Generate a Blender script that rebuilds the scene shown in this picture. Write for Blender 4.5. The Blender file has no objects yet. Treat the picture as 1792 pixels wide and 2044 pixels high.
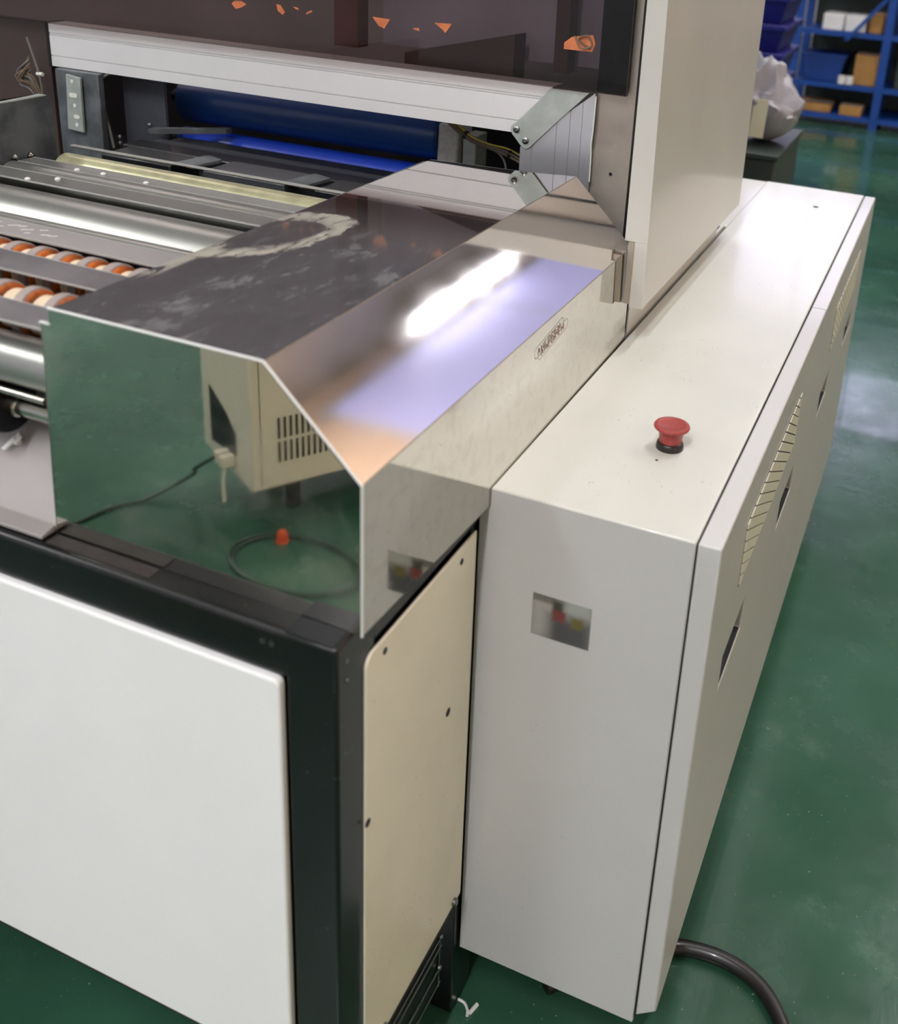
import bpy, bmesh, math, random
from mathutils import Vector, Matrix
random.seed(7)
S = bpy.context.scene
COL = S.collection
# ------------------------------------------------------------------ camera
CAM_R = [[0.923142, 0.37983, 0.059479], [0.185702, -0.305067, -0.93405], [-0.336635, 0.873306, -0.352156]]
cd = bpy.data.cameras.new('camera')
cam = bpy.data.objects.new('camera', cd)
COL.objects.link(cam)
cd.sensor_fit = 'HORIZONTAL'
cd.sensor_width = 36.0
cd.lens = 2084.376 / 1792 * 36.0
cd.shift_x = (896 - 1071.056) / 1792
cd.shift_y = (594.459 - 1022) / 1792
cd.clip_start = 0.02
cd.clip_end = 60
ax, ay, az = [Vector(r) for r in CAM_R]
m = Matrix((ax, -ay, -az)).transposed().to_4x4()
m.translation = Vector((0.34324, -0.80131, 1.24439))
cam.matrix_world = m
cd.dof.use_dof = True
cd.dof.focus_distance = 1.35
cd.dof.aperture_fstop = 6.0
S.camera = cam
# ------------------------------------------------------------------ view, world
S.view_settings.view_transform = 'Standard'
S.view_settings.look = 'None'
S.view_settings.gamma = 1.0
S.view_settings.use_curve_mapping = False
S.view_settings.exposure = 0.34
W = bpy.data.worlds.new('world')
S.world = W
W.use_nodes = True
W.node_tree.nodes['Background'].inputs[0].default_value = (0.8, 0.85, 1, 1)
W.node_tree.nodes['Background'].inputs[1].default_value = 0.3
S.cycles.use_denoising = True
S.cycles.max_bounces = 6
S.cycles.use_adaptive_sampling = True
S.cycles.adaptive_threshold = 0.05
S.cycles.caustics_refractive = False
S.cycles.sample_clamp_indirect = 6.0
TUBE_POWER = 50
TUBE_EMIT = 5.0
# ------------------------------------------------------------------ node helpers
def lin(r, g, b):
    f = lambda c: (c / 255 / 12.92) if c <= 10 else ((c / 255 + 0.055) / 1.055) ** 2.4
    return (f(r), f(g), f(b), 1)

class NT:
    def __init__(s, name):
        s.m = bpy.data.materials.new(name)
        s.m.use_nodes = True
        s.t = s.m.node_tree
        s.b = s.t.nodes['Principled BSDF']
        s.o = s.t.nodes['Material Output']
        s.co = s.t.nodes.new('ShaderNodeTexCoord').outputs['Object']
    def n(s, kind, **kw):
        q = s.t.nodes.new(kind)
        for k, v in kw.items():
            setattr(q, k, v)
        return q
    def link(s, a, b):
        s.t.links.new(a, b)
    def put(s, sock, v):
        if hasattr(v, 'is_output'):
            s.link(v, sock)
        else:
            sock.default_value = v
    def mp(s, scale=(1, 1, 1), loc=(0, 0, 0), rot=(0, 0, 0)):
        q = s.n('ShaderNodeMapping')
        q.inputs['Scale'].default_value = scale
        q.inputs['Location'].default_value = loc
        q.inputs['Rotation'].default_value = rot
        s.link(s.co, q.inputs['Vector'])
        return q.outputs[0]
    def noise(s, scale, vec=None, detail=4, rough=.55, dist=0):
        q = s.n('ShaderNodeTexNoise')
        q.inputs['Scale'].default_value = scale
        q.inputs['Detail'].default_value = detail
        q.inputs['Roughness'].default_value = rough
        q.inputs['Distortion'].default_value = dist
        s.link(vec or s.co, q.inputs['Vector'])
        return q.outputs['Fac']
    def ramp(s, v, a, b, c0=0.0, c1=1.0):
        q = s.n('ShaderNodeMapRange', interpolation_type='SMOOTHSTEP')
        s.link(v, q.inputs['Value'])
        for k, x in (('From Min', a), ('From Max', b), ('To Min', c0), ('To Max', c1)):
            q.inputs[k].default_value = x
        return q.outputs['Result']
    def math(s, op, a, b=0.0, c=None):
        q = s.n('ShaderNodeMath', operation=op)
        s.put(q.inputs[0], a)
        s.put(q.inputs[1], b)
        if c is not None:
            s.put(q.inputs[2], c)
        return q.outputs[0]
    def mix(s, f, a, b):
        q = s.n('ShaderNodeMix', data_type='RGBA')
        s.put(q.inputs['Factor'], f)
        s.put(q.inputs['A'], a)
        s.put(q.inputs['B'], b)
        return q.outputs['Result']
    def xyz(s):
        q = s.n('ShaderNodeSeparateXYZ')
        s.link(s.co, q.inputs[0])
        return q.outputs
    def bump(s, v, strength=.1, dist=.001):
        q = s.n('ShaderNodeBump')
        q.inputs['Strength'].default_value = strength
        q.inputs['Distance'].default_value = dist
        s.link(v, q.inputs['Height'])
        s.link(q.outputs[0], s.b.inputs['Normal'])
    def set(s, **kw):
        for k, v in kw.items():
            s.put(s.b.inputs[k.replace('_', ' ')], v)
        return s.m

def paint(name, rgb, rough=.4, var=.06, coat=0.0, specks=0.0, metal=0.0, bump=.04, scale=6, speck_rgb=(70, 62, 50)):
    q = NT(name)
    c = lin(*rgb)
    dark = tuple(x * (1 - var) for x in c[:3]) + (1,)
    col = q.mix(q.ramp(q.noise(scale), .35, .65), dark, c)
    if specks:
        f = q.math('MULTIPLY', q.ramp(q.noise(230, detail=2), .70, .74), q.ramp(q.noise(14, detail=3), .5, .62))
        col = q.mix(q.math('MULTIPLY', f, specks), col, lin(*speck_rgb))
    if bump:
        q.bump(q.noise(380, detail=2), bump, .0006)
    q.set(Base_Color=col, Roughness=rough, Metallic=metal, Coat_Weight=coat)
    if coat:
        q.b.inputs['Coat Roughness'].default_value = .09
    return q.m

def steel(name, rgb, rough=.2, streak=None, var=.12, dirt=0.0, dirt_rgb=(90, 88, 86), dscale=9):
    q = NT(name)
    c = lin(*rgb)
    sc = {'x': (3, 160, 160), 'y': (160, 3, 160), 'z': (160, 160, 3), None: (20, 20, 20)}[streak]
    s = q.noise(1.0, q.mp(sc), 3)
    dark = tuple(x * (1 - var) for x in c[:3]) + (1,)
    col = q.mix(s, dark, c)
    r = q.ramp(s, .3, .7, rough * .8, rough * 1.25)
    if dirt:
        d = q.math('MULTIPLY', q.ramp(q.noise(dscale, detail=8, rough=.65, dist=.6), .48, .62), dirt)
        col = q.mix(d, col, lin(*dirt_rgb))
        q.set(Metallic=q.math('SUBTRACT', 1.0, d))
        r = q.math('MULTIPLY_ADD', d, .4, r)
    else:
        q.set(Metallic=1.0)
    return q.set(Base_Color=col, Roughness=r)

def emit(name, rgb, strength):
    q = NT(name)
    return q.set(Base_Color=lin(*rgb), Emission_Color=lin(*rgb), Emission_Strength=strength)

# ------------------------------------------------------------------ mesh helpers
def box(bm, x0, x1, y0, y1, z0, z1):
    v = [bm.verts.new(p) for p in ((x0, y0, z0), (x1, y0, z0), (x1, y1, z0), (x0, y1, z0), (x0, y0, z1), (x1, y0, z1), (x1, y1, z1), (x0, y1, z1))]
    for f in ((3, 2, 1, 0), (4, 5, 6, 7), (0, 1, 5, 4), (1, 2, 6, 5), (2, 3, 7, 6), (3, 0, 4, 7)):
        bm.faces.new([v[i] for i in f])
    return bm

def hexa(bm, lo, hi):
    """solid between two quads given corner by corner"""
    v = [bm.verts.new(p) for p in list(lo) + list(hi)]
    n = len(lo)
    bm.faces.new(v[:n][::-1])
    bm.faces.new(v[n:])
    for i in range(n):
        j = (i + 1) % n
        bm.faces.new((v[i], v[j], v[n + j], v[n + i]))
    return bm

def prism(bm, pts, axis, a0, a1):
    """polygon in the two remaining axes, extruded along axis"""
    def p(u, v, w):
        return {'x': (w, u, v), 'y': (u, w, v), 'z': (u, v, w)}[axis]
    return hexa(bm, [p(u, v, a0) for u, v in pts], [p(u, v, a1) for u, v in pts])

def frame_of(d):
    d = Vector(d).normalized()
    u = d.cross(Vector((0, 0, 1)) if abs(d.z) < .9 else Vector((1, 0, 0))).normalized()
    return u, d.cross(u)

def cyl(bm, p0, p1, r, seg=32, r2=None):
    p0, p1 = Vector(p0), Vector(p1)
    u, w = frame_of(p1 - p0)
    r2 = r if r2 is None else r2
    lo = [p0 + (u * math.cos(t) + w * math.sin(t)) * r for t in [2 * math.pi * i / seg for i in range(seg)]]
    hi = [p1 + (u * math.cos(t) + w * math.sin(t)) * r2 for t in [2 * math.pi * i / seg for i in range(seg)]]
    return hexa(bm, lo, hi)

def lathe(bm, prof, c, d=(0, 0, 1), seg=32):
    """profile of (radius, height) revolved about the axis d through c"""
    c = Vector(c)
    d = Vector(d).normalized()
    u, w = frame_of(d)
    rings = []
    for r, h in prof:
        if r < 1e-6:
            rings.append([bm.verts.new(c + d * h)])
        else:
            rings.append([bm.verts.new(c + d * h + (u * math.cos(2 * math.pi * i / seg) + w * math.sin(2 * math.pi * i / seg)) * r) for i in range(seg)])
    for a, b in zip(rings, rings[1:]):
        for i in range(seg):
            j = (i + 1) % seg
            if len(a) == 1:
                bm.faces.new((a[0], b[j], b[i]))
            elif len(b) == 1:
                bm.faces.new((a[i], a[j], b[0]))
            else:
                bm.faces.new((a[i], a[j], b[j], b[i]))
    if len(rings[0]) > 1:
        bm.faces.new(rings[0][::-1])
    if len(rings[-1]) > 1:
        bm.faces.new(rings[-1])
    return bm

def spline(pts, n=8):
    P = [Vector(p) for p in pts]
    P = [P[0] * 2 - P[1]] + P + [P[-1] * 2 - P[-2]]
    out = []
    for i in range(1, len(P) - 2):
        for k in range(n):
            t = k / n
            a, b, c, d = P[i - 1:i + 3]
            out.append(.5 * ((2 * b) + (c - a) * t + (2 * a - 5 * b + 4 * c - d) * t * t + (3 * b - a - 3 * c + d) * t ** 3))
    return out + [P[-2]]

def tube(bm, pts, r, seg=10, n=8):
    q = spline(pts, n)
    rings = []
    u = frame_of(q[1] - q[0])[0]
    for i, p in enumerate(q):
        d = (q[min(i + 1, len(q) - 1)] - q[max(i - 1, 0)]).normalized()
        u = (u - d * u.dot(d)).normalized()
        w = d.cross(u)
        rings.append([bm.verts.new(p + (u * math.cos(2 * math.pi * k / seg) + w * math.sin(2 * math.pi * k / seg)) * r) for k in range(seg)])
    for a, b in zip(rings, rings[1:]):
        for i in range(seg):
            j = (i + 1) % seg
            bm.faces.new((a[i], a[j], b[j], b[i]))
    bm.faces.new(rings[0][::-1])
    bm.faces.new(rings[-1])
    return bm

def rrect(x0, x1, y0, y1, r, corners='abcd', n=6):
    """rounded rectangle outline; a=x0y0 b=x1y0 c=x1y1 d=x0y1"""
    out = []
    for k, (cx, cy, sx, sy, t0) in {'a': (x0, y0, 1, 1, 180), 'b': (x1, y0, -1, 1, 270), 'c': (x1, y1, -1, -1, 0), 'd': (x0, y1, 1, -1, 90)}.items():
        if k in corners:
            for i in range(n + 1):
                t = math.radians(t0 + 90 * i / n)
                out.append((cx + sx * r + r * math.cos(t), cy + sy * r + r * math.sin(t)))
        else:
            out.append((cx, cy))
    return out

def BM():
    return bmesh.new()

def world_loc(o):
    v = Vector(o.location)
    while o.parent:
        o = o.parent
        v += Vector(o.location)
    return v

def obj(name, bm, mat, parent=None, origin=None, bevel=0.0, smooth=False, label=None, seg=2):
    bmesh.ops.recalc_face_normals(bm, faces=bm.faces)
    org = world_loc(parent) if parent else Vector(origin or (0, 0, 0))
    bmesh.ops.translate(bm, verts=bm.verts, vec=-org)
    me = bpy.data.meshes.new(name)
    bm.to_mesh(me)
    bm.free()
    if mat:
        me.materials.append(mat)
    o = bpy.data.objects.new(name, me)
    COL.objects.link(o)
    if parent:
        o.parent = parent
    else:
        o.location = org
    if bevel:
        b = o.modifiers.new('bevel', 'BEVEL')
        b.width = bevel
        b.segments = seg
        b.limit_method = 'ANGLE'
        b.angle_limit = math.radians(35)
    if smooth or bevel:
        for p in me.polygons:
            p.use_smooth = True
        if hasattr(me, 'set_sharp_from_angle'):
            me.set_sharp_from_angle(angle=math.radians(38))
    if label:
        o['label'] = label
    return o

def tag(o, label, cat, group=None):
    o['label'] = label
    o['category'] = cat
    if group:
        o['group'] = group
    return o

def thing(name, label, cat, loc, group=None):
    o = bpy.data.objects.new(name, None)
    o.empty_display_size = .05
    COL.objects.link(o)
    o.location = loc
    return tag(o, label, cat, group)

def struct(name, bm, mat, parent=None, **kw):
    o = obj(name, bm, mat, parent, **kw)
    if not parent:
        o['kind'] = 'structure'
    return o

def copy_tree(o, parent=None):
    c = o.copy()
    COL.objects.link(c)
    c.parent = parent
    for ch in list(o.children):
        copy_tree(ch, c)
    return c

# ------------------------------------------------------------------ materials
M = {}
M['cream'] = paint('cream_powder_coat', (213, 213, 205), .38, .05, .3, specks=.75)
M['grey_white'] = paint('grey_white_powder_coat', (200, 199, 198), .42, .03, .25, specks=.25)
M['louvre'] = paint('louvre_lightened_cream', (238, 234, 216), .4, .03, .2, bump=0)  # slats lightened in colour, in place of faces catching light
M['housing'] = paint('housing_paint', (200, 199, 193), .36, .08, .4, specks=.3, scale=3)
M['side_cream'] = paint('yellowed_cream_panel', (238, 233, 214), .45, .06, .2, specks=.9, scale=9)
M['white'] = paint('white_panel_paint', (243, 243, 243), .5, .02, .0, bump=0)
M['black_paint'] = paint('black_frame_paint', (14, 16, 18), .32, .4, .15, specks=.5, speck_rgb=(150, 150, 145))
M['black'] = paint('matt_black', (12, 12, 13), .6, .3, 0)
M['dark_plate'] = paint('dark_grey_plate', (66, 68, 76), .45, .2, .1)
M['dark_metal'] = steel('dark_metal', (60, 60, 64), .4, None, .3)
M['rust'] = paint('rusty_edge', (44, 38, 37), .7, .4, 0, scale=30)
M['mirror_front'] = steel('polished_steel_front', (214, 212, 202), .022, None, .03, dirt=.10, dirt_rgb=(170, 172, 164), dscale=3)
M['chamfer'] = steel('polished_steel_chamfer', (236, 228, 222), .065, None, .04)
M['side_mirror'] = steel('brushed_steel_side', (214, 209, 198), .05, None, .04, dirt=.06, dirt_rgb=(120, 112, 95), dscale=60)
M['brushed'] = steel('brushed_steel', (186, 176, 164), .4, None, .1, dirt=.45, dirt_rgb=(168, 160, 150), dscale=3)
M['alu'] = paint('anodised_aluminium', (232, 231, 231), .42, .03, 0, metal=.2, bump=0)
M['alu_v'] = paint('brushed_aluminium_upright', (206, 206, 210), .36, .05, 0, metal=.7, bump=0)
M['galv'] = paint('galvanised_plate', (186, 193, 187), .45, .16, 0, metal=.45, bump=0, scale=40)
M['galv_dark'] = paint('galvanised_dark', (112, 118, 122), .42, .45, 0, metal=.35, bump=0, scale=24)
M['roller'] = paint('roller_steel', (168, 170, 165), .34, .05, 0, metal=.8, bump=0)
M['roller_brass'] = paint('roller_brass_tinted', (222, 220, 180), .3, .3, 0, metal=.6, bump=0, scale=18)
M['plate'] = paint('deck_plate_steel', (150, 149, 152), .32, .25, 0, metal=.6, bump=0, scale=14)
M['plate_clean'] = paint('deck_plate_polished', (168, 168, 164), .2, .1, 0, metal=.6, bump=0)
M['plate_light'] = paint('deck_plate_light', (176, 174, 174), .36, .08, 0, metal=.35, bump=0, scale=14)
M['tray'] = paint('tray_steel', (172, 166, 164), .42, .05, 0, metal=.3, bump=0)
M['ring'] = paint('grey_rubber_ring', (158, 146, 142), .45, .1)
M['orange'] = paint('orange_rubber', (186, 94, 28), .4, .65, .3, scale=60)
M['spacer'] = paint('cream_roller_sleeve', (236, 214, 184), .4, .12, .3, scale=60)
M['blue_roller'] = paint('blue_rubber', (22, 62, 128), .32, .15, .2, bump=0)
M['blue_bright'] = paint('bright_blue_rubber', (30, 66, 190), .35, .15, .2, bump=0)
M['bed'] = paint('black_bed_plate', (26, 27, 29), .35, .3, .2)
M['bed_tab'] = paint('dark_grey_tab', (62, 64, 68), .35, .2, .2)
M['red'] = paint('red_button_plastic', (158, 60, 54), .5, .1, .1, bump=0)
M['bolt'] = steel('bolt_steel', (150, 150, 148), .3)
M['edge'] = paint('bright_metal_highlight', (245, 245, 242), .35, .02, 0, bump=0, metal=.2)  # near-white for bright bolts and for the highlight along folded edges
M['edge_dull'] = paint('dull_sheared_edge', (176, 174, 170), .5, .1, 0, bump=0)
M['steel_shaft'] = steel('bright_shaft_steel', (200, 196, 186), .2, 'x', .1)
M['wire_yellow'] = paint('yellow_wire', (206, 190, 60), .45, .1, bump=0)
M['wire_blue'] = paint('blue_wire', (40, 60, 140), .45, .1, bump=0)
M['wire_brown'] = paint('brown_wire', (116, 98, 80), .5, .2, bump=0)
M['wire_grey'] = paint('grey_wire', (120, 118, 112), .5, .2, bump=0)
M['cable'] = paint('black_cable', (30, 24, 24), .4, .2, .2, bump=0)
M['cast'] = paint('cast_aluminium', (200, 200, 192), .45, .2, scale=120)
M['silicone'] = paint('white_sealant', (225, 226, 218), .4, .05, bump=0)
M['tape'] = paint('orange_tape', (206, 120, 76), .5, .25, scale=60, bump=0)
M['shelf_blue'] = paint('blue_shelf_paint', (18, 64, 140), .4, .1)
M['crate_blue'] = paint('blue_crate_plastic', (26, 26, 108), .35, .2)
M['bin_blue'] = paint('blue_bin_plastic', (20, 52, 122), .4, .2)
M['card'] = paint('brown_cardboard', (158, 116, 62), .8, .2)
M['white_box'] = paint('white_carton', (214, 212, 212), .6, .1)
M['cart'] = paint('dark_green_grey_cart', (44, 54, 50), .45, .2)
M['bag'] = paint('grey_plastic_bag', (168, 166, 176), .4, .25, scale=8)
M['bag_label'] = paint('cream_label', (224, 220, 196), .5, .05)
M['wall'] = paint('hall_wall', (200, 200, 208), .8, .08)
M['ceiling'] = paint('hall_ceiling', (226, 216, 206), .8, .08, bump=0)
M['wall_peach'] = paint('peach_wall', (240, 208, 178), .8, .08, bump=0)
M['trim'] = paint('window_frame_grey', (120, 120, 128), .5, .1)
M['window_rear'] = emit('rear_window_daylight', (224, 218, 255), 3.4)
M['window_side'] = emit('side_window_daylight', (184, 184, 232), 0.5)
M['tube'] = emit('lit_tube', (248, 250, 255), TUBE_EMIT)
M['fixture'] = paint('fixture_white', (225, 225, 225), .5, .05)
M['capbody'] = paint('orange_cap', (220, 84, 40), .4, .1)
M['hose'] = paint('dark_green_hose', (30, 62, 48), .4, .2)

# floor: green epoxy with scuffs
q = NT('green_epoxy_floor')
c1 = q.mix(q.ramp(q.noise(1.3, detail=5), .35, .65), lin(40, 74, 57), lin(56, 98, 78))
c1 = q.mix(q.math('MULTIPLY', q.ramp(q.noise(5, detail=8, rough=.7), .55, .75), .3), c1, lin(120, 140, 124))
c1 = q.mix(q.math('MULTIPLY', q.ramp(q.noise(160, detail=2), .72, .76), .5), c1, lin(170, 180, 165))
q.bump(q.noise(22, detail=5, dist=.8), .12, .004)
M['floor'] = q.set(Base_Color=c1, Roughness=q.ramp(q.noise(7, detail=6), .3, .7, .15, .30), Coat_Weight=.3)

# dirty polished top sheet of the cover with a dried foam ring, front coloured darker as a reflection
q = NT('smeared_polished_top')
X, Y, Z = q.xyz()            # coordinates relative to the cover's origin (0,0,0 in world)
smear = q.noise(9, q.mp((1.0, .55, 1), rot=(0, 0, .5)), 9, .68, 1.6)
fine = q.noise(46, q.mp((1.0, .35, 1), rot=(0, 0, .9)), 6, .7, 2.2)
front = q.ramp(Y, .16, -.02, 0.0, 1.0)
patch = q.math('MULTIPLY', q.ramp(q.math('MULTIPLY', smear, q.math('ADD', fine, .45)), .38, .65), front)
steelc = q.mix(front, q.mix(fine, lin(196, 190, 186), lin(212, 206, 202)), q.mix(fine, lin(140, 138, 144), lin(168, 166, 172)))  # front steel coloured darker for the dark window it mirrors
dark_film = q.math('MULTIPLY', front, .42)  # film over the front, deepens that painted dark reflection
base = q.mix(dark_film, steelc, lin(26, 26, 31))
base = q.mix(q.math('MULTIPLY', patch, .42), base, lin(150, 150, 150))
dx = q.math('ADD', X, .256)
dy = q.math('SUBTRACT', Y, .016)
u_ = q.math('DIVIDE', q.math('SUBTRACT', dx, q.math('MULTIPLY', dy, .22)), .054)
v_ = q.math('DIVIDE', dy, .092)
rr = q.math('SQRT', q.math('ADD', q.math('POWER', u_, 2.0), q.math('POWER', v_, 2.0)))
rr = q.math('ADD', rr, q.math('MULTIPLY', q.math('SUBTRACT', q.noise(30, detail=5, rough=.6, dist=1.0), .5), .5))
ringm = q.math('MULTIPLY', q.ramp(rr, .5, .84), q.ramp(rr, 1.08, .94))
ringm = q.math('MULTIPLY', ringm, q.ramp(q.noise(150, q.mp((1, .25, 1)), 4, .7), .3, .55, .25, .9))
tail = q.math('MULTIPLY', q.math('MULTIPLY', q.ramp(X, -.262, -.272), q.ramp(Y, -.17, -.12)), q.math('MULTIPLY', q.ramp(Y, .0, -.04), q.ramp(fine, .4, .55)))
ringm = q.math('MAXIMUM', ringm, q.math('MULTIPLY', tail, .8))
base = q.mix(ringm, base, lin(172, 168, 154))
mt = q.math('SUBTRACT', 1.0, q.math('MAXIMUM', ringm, q.math('MAXIMUM', q.math('MULTIPLY', dark_film, .8), q.math('MULTIPLY', patch, .6))))
rg = q.math('ADD', .03, q.math('ADD', q.math('MULTIPLY', ringm, .5), q.math('MULTIPLY', q.math('MULTIPLY', smear, front), .12)))
M['top'] = q.set(Base_Color=base, Metallic=mt, Roughness=rg)

# tinted window
q = NT('tinted_acrylic')
tr = q.n('ShaderNodeBsdfTransparent'); tr.inputs[0].default_value = (.62, .57, .565, 1)
gl = q.n('ShaderNodeBsdfGlossy'); gl.inputs[0].default_value = (.9, .9, .9, 1); gl.inputs['Roughness'].default_value = .03
fr = q.n('ShaderNodeFresnel'); fr.inputs[0].default_value = 1.49
mx = q.n('ShaderNodeMixShader')
ge = q.n('ShaderNodeNewGeometry'); q.link(q.math('MULTIPLY', fr.outputs[0], q.math('SUBTRACT', 1.0, ge.outputs['Backfacing'])), mx.inputs[0]); q.link(tr.outputs[0], mx.inputs[1]); q.link(gl.outputs[0], mx.inputs[2])
q.link(mx.outputs[0], q.o.inputs['Surface'])
M['tint'] = q.m
M['inner_grey'] = paint('inner_grey_panel', (205, 208, 222), .5, .1)
M['inner_dark'] = paint('inner_dark_brown', (110, 90, 84), .6, .2)
M['inner_red'] = paint('inner_red_brown', (140, 84, 72), .6, .3)
M['far_left'] = paint('dark_brown_panel', (66, 52, 48), .5, .15, .2)
M['inner_back'] = paint('inner_back_brown', (196, 188, 186), .7, .2, scale=3)

# printed label on the cabinet front (soft, unreadable print)
q = NT('printed_label')
X, Y, Z = q.xyz()
def blob(cx, cz, rx, rz, col, base, a=1.0, soft=.5):
    du = q.math('DIVIDE', q.math('SUBTRACT', X, cx), rx)
    dv = q.math('DIVIDE', q.math('SUBTRACT', Z, cz), rz)
    d = q.math('MAXIMUM', q.math('ABSOLUTE', du), q.math('ABSOLUTE', dv))
    return q.mix(q.math('MULTIPLY', q.ramp(d, 1 + soft, 1 - soft), a), base, col)
g = lin(138, 136, 132)
g = blob(.012, .024, .011, .026, lin(160, 157, 153), g)
g = blob(.011, .045, .014, .0045, lin(112, 108, 100), g)
g = blob(.040, .012, .022, .016, lin(76, 76, 80), g)
g = blob(.027, .038, .006, .008, lin(66, 64, 58), g)
g = blob(.047, .043, .013, .007, lin(160, 165, 158), g)
g = blob(.028, .029, .0065, .006, lin(118, 58, 56), g)
g = blob(.047, .026, .0060, .006, lin(104, 96, 52), g)
M['label'] = q.set(Base_Color=g, Roughness=.5)
M['ink'] = paint('brown_red_ink', (128, 84, 72), .5, .2, bump=0)

# ------------------------------------------------------------------ the hall
struct('floor', box(BM(), -7, 3.5, -6, 12, -.05, 0), M['floor'])
struct('ceiling', box(BM(), -7, 3.5, -6, 12, 5, 5.1), M['ceiling'])
struct('wall_left', box(BM(), -7.1, -7, -6, 12, 0, 5), M['wall'])
struct('wall_right', box(BM(), 3.5, 3.6, -6, 12, 0, 5), M['wall_peach'])
struct('wall_front', box(BM(), -7, 3.5, -6.1, -6, 0, 5), M['wall'])
struct('wall_back', box(BM(), -7, 3.5, 12, 12.1, 0, 5), M['wall'])

def hall_window(i, axis, p, a0, a1, z0, z1, panes, mat):
    """window of several lit panes in a grey frame; axis is the wall normal"""
    def bx(bm, u0, u1, w0, w1, d0, d1):
        if axis == 'y':
            return box(bm, u0, u1, min(p - d0, p - d1), max(p - d0, p - d1), w0, w1)
        return box(bm, min(p - d0, p - d1), max(p - d0, p - d1), u0, u1, w0, w1)
    bm = BM()
    t = .06
    bx(bm, a0 - t, a1 + t, z0 - t, z0, 0, .05); bx(bm, a0 - t, a1 + t, z1, z1 + t, 0, .05)
    n = panes
    for k in range(n + 1):
        u = a0 + (a1 - a0) * k / n
        bx(bm, u - .02, u + .02, z0, z1, 0, .05)
    w = struct('window_%d' % i, bm, M['trim'] if i == 1 else M['fixture'])
    for k in range(n):
        u0 = a0 + (a1 - a0) * k / n + .02
        u1 = a0 + (a1 - a0) * (k + 1) / n - .02
        obj('pane', bx(BM(), u0, u1, z0, z1, .01, .02), mat, w)
hall_window(1, 'y', 12, -1.9, .5, 3.35, 4.85, 3, M['window_rear'])
hall_window(2, 'x', 3.5, 5.6, 11.6, 3.5, 4.7, 2, M['window_side'])

def ceiling_light(x, y, lab, pw=None, ln=2.4):
    pw = TUBE_POWER if pw is None else pw
    z = 4.75
    t = thing('ceiling_light', lab, 'light', (x, y, z), 'fluorescent ceiling lights')
    bm = BM(); prism(bm, [(x - .13, z + .02), (x + .13, z + .02), (x + .07, z + .08), (x - .07, z + .08)], 'y', y - ln / 2, y + ln / 2)
    obj('light_housing', bm, M['fixture'], t)
    for s in (-.06, .06):
        obj('tube', cyl(BM(), (x + s, y - ln / 2 + .03, z), (x + s, y + ln / 2 - .03, z), .018, 12), M['tube'], t, smooth=True)
    for s in (-1, 1):
        obj('hanger', cyl(BM(), (x, y + s * ln * .35, z + .08), (x, y + s * ln * .35, 5), .006, 8), M['trim'], t)
    for up, pk, dz in ((0, pw, -.03), (1, pw * .8, .1)):  # the upward lamp is added above the housing to brighten the ceiling
        ld = bpy.data.lights.new('tube_and_uplight', 'AREA')
        ld.shape = 'RECTANGLE'; ld.size = .2; ld.size_y = ln - .1
        ld.energy = pk; ld.color = (.955, .967, 1)
        lo = bpy.data.objects.new('tube_and_uplight', ld)
        if up and pw < 20:
            continue
        COL.objects.link(lo); lo.parent = t; lo.location = (0, 0, dz)
        if up:
            lo.rotation_euler = (math.pi, 0, 0)
for args in ((3.25, 8.3, 'fluorescent light nearest the side wall windows', 2.5),
                  (2.0, 4.4, 'fluorescent light to the right above the aisle'),
                  (-1.2, 3.4, 'fluorescent light above the middle of the machine'),
                  (-4.2, 3.4, 'fluorescent light above the left of the machine'),
                  (.9, 1.5, 'fluorescent light above the long cabinet', 43),
                  (.2, -3.3, 'fluorescent light in front of the machine', 125),
                  (-5.2, -2.4, 'fluorescent light at the front left of the hall', 90),
                  (-1.9, -4.6, 'fluorescent light at the far front of the hall'),
                  (-1.8, 8.3, 'fluorescent light over the rear shelves', 6)):
    ceiling_light(*args)

# ------------------------------------------------------------------ machine frame
T = thing('machine_frame', 'black steel base frame with large white front panel and narrow cream side panel', 'machine frame', (0, 0, 0))
bm = BM()
prism(bm, rrect(-.257, -.205, .672, .714, .006, 'd'), 'x', -1.6, -.0095)
obj('top_rail', bm, M['black_paint'], T, bevel=.002)
obj('side_top_rail', box(BM(), -.05, -.0086, -.204, -.003, .684, .7125), M['black_paint'], T, bevel=.002)
obj('corner_post', box(BM(), -.055, -.0085, -.2569, -.2, .0, .7135), M['black_paint'], T, bevel=.003)
obj('corner_post', box(BM(), -.05, -.013, -.012, .04, .0, .684), M['black_paint'], T, bevel=.002)
obj('bottom_rail', box(BM(), -1.6, -.056, -.252, -.205, .2, .222), M['rust'], T, bevel=.002)
obj('side_bottom_rail', box(BM(), -.05, -.0088, -.199, -.013, .188, .206), M['rust'], T, bevel=.001)
p = obj('front_panel', prism(BM(), rrect(-1.5, -.0575, .2225, .6705, .006), 'y', -.2625, -.2535), M['white'], T, bevel=.0025, seg=3)
p['label'] = 'large smooth white front panel'
p = obj('side_panel', prism(BM(), rrect(-.2195, -.0150, .205, .6795, .012, 'd'), 'x', -.0085, -.0055), M['side_cream'], T, bevel=.0015)
p['label'] = 'yellowed cream side panel'
for y, z, r in ((-.19, .666, .0032), (-.066, .501, .0045), (-.048, .664, .0032), (-.2165, .506, .004)):
    obj('screw_hole', cyl(BM(), (-.0056, y, z), (-.0051, y, z), r, 14), M['black'], p)
for y, z in ((-.034, .212), (-.185, .2125)):
    obj('bolt', lathe(BM(), [(.0045, 0), (.0045, .003), (.003, .0045), (0, .005)], (-.0056, y, z), (1, 0, 0), 12), M['bolt'], T, smooth=True)
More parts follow.
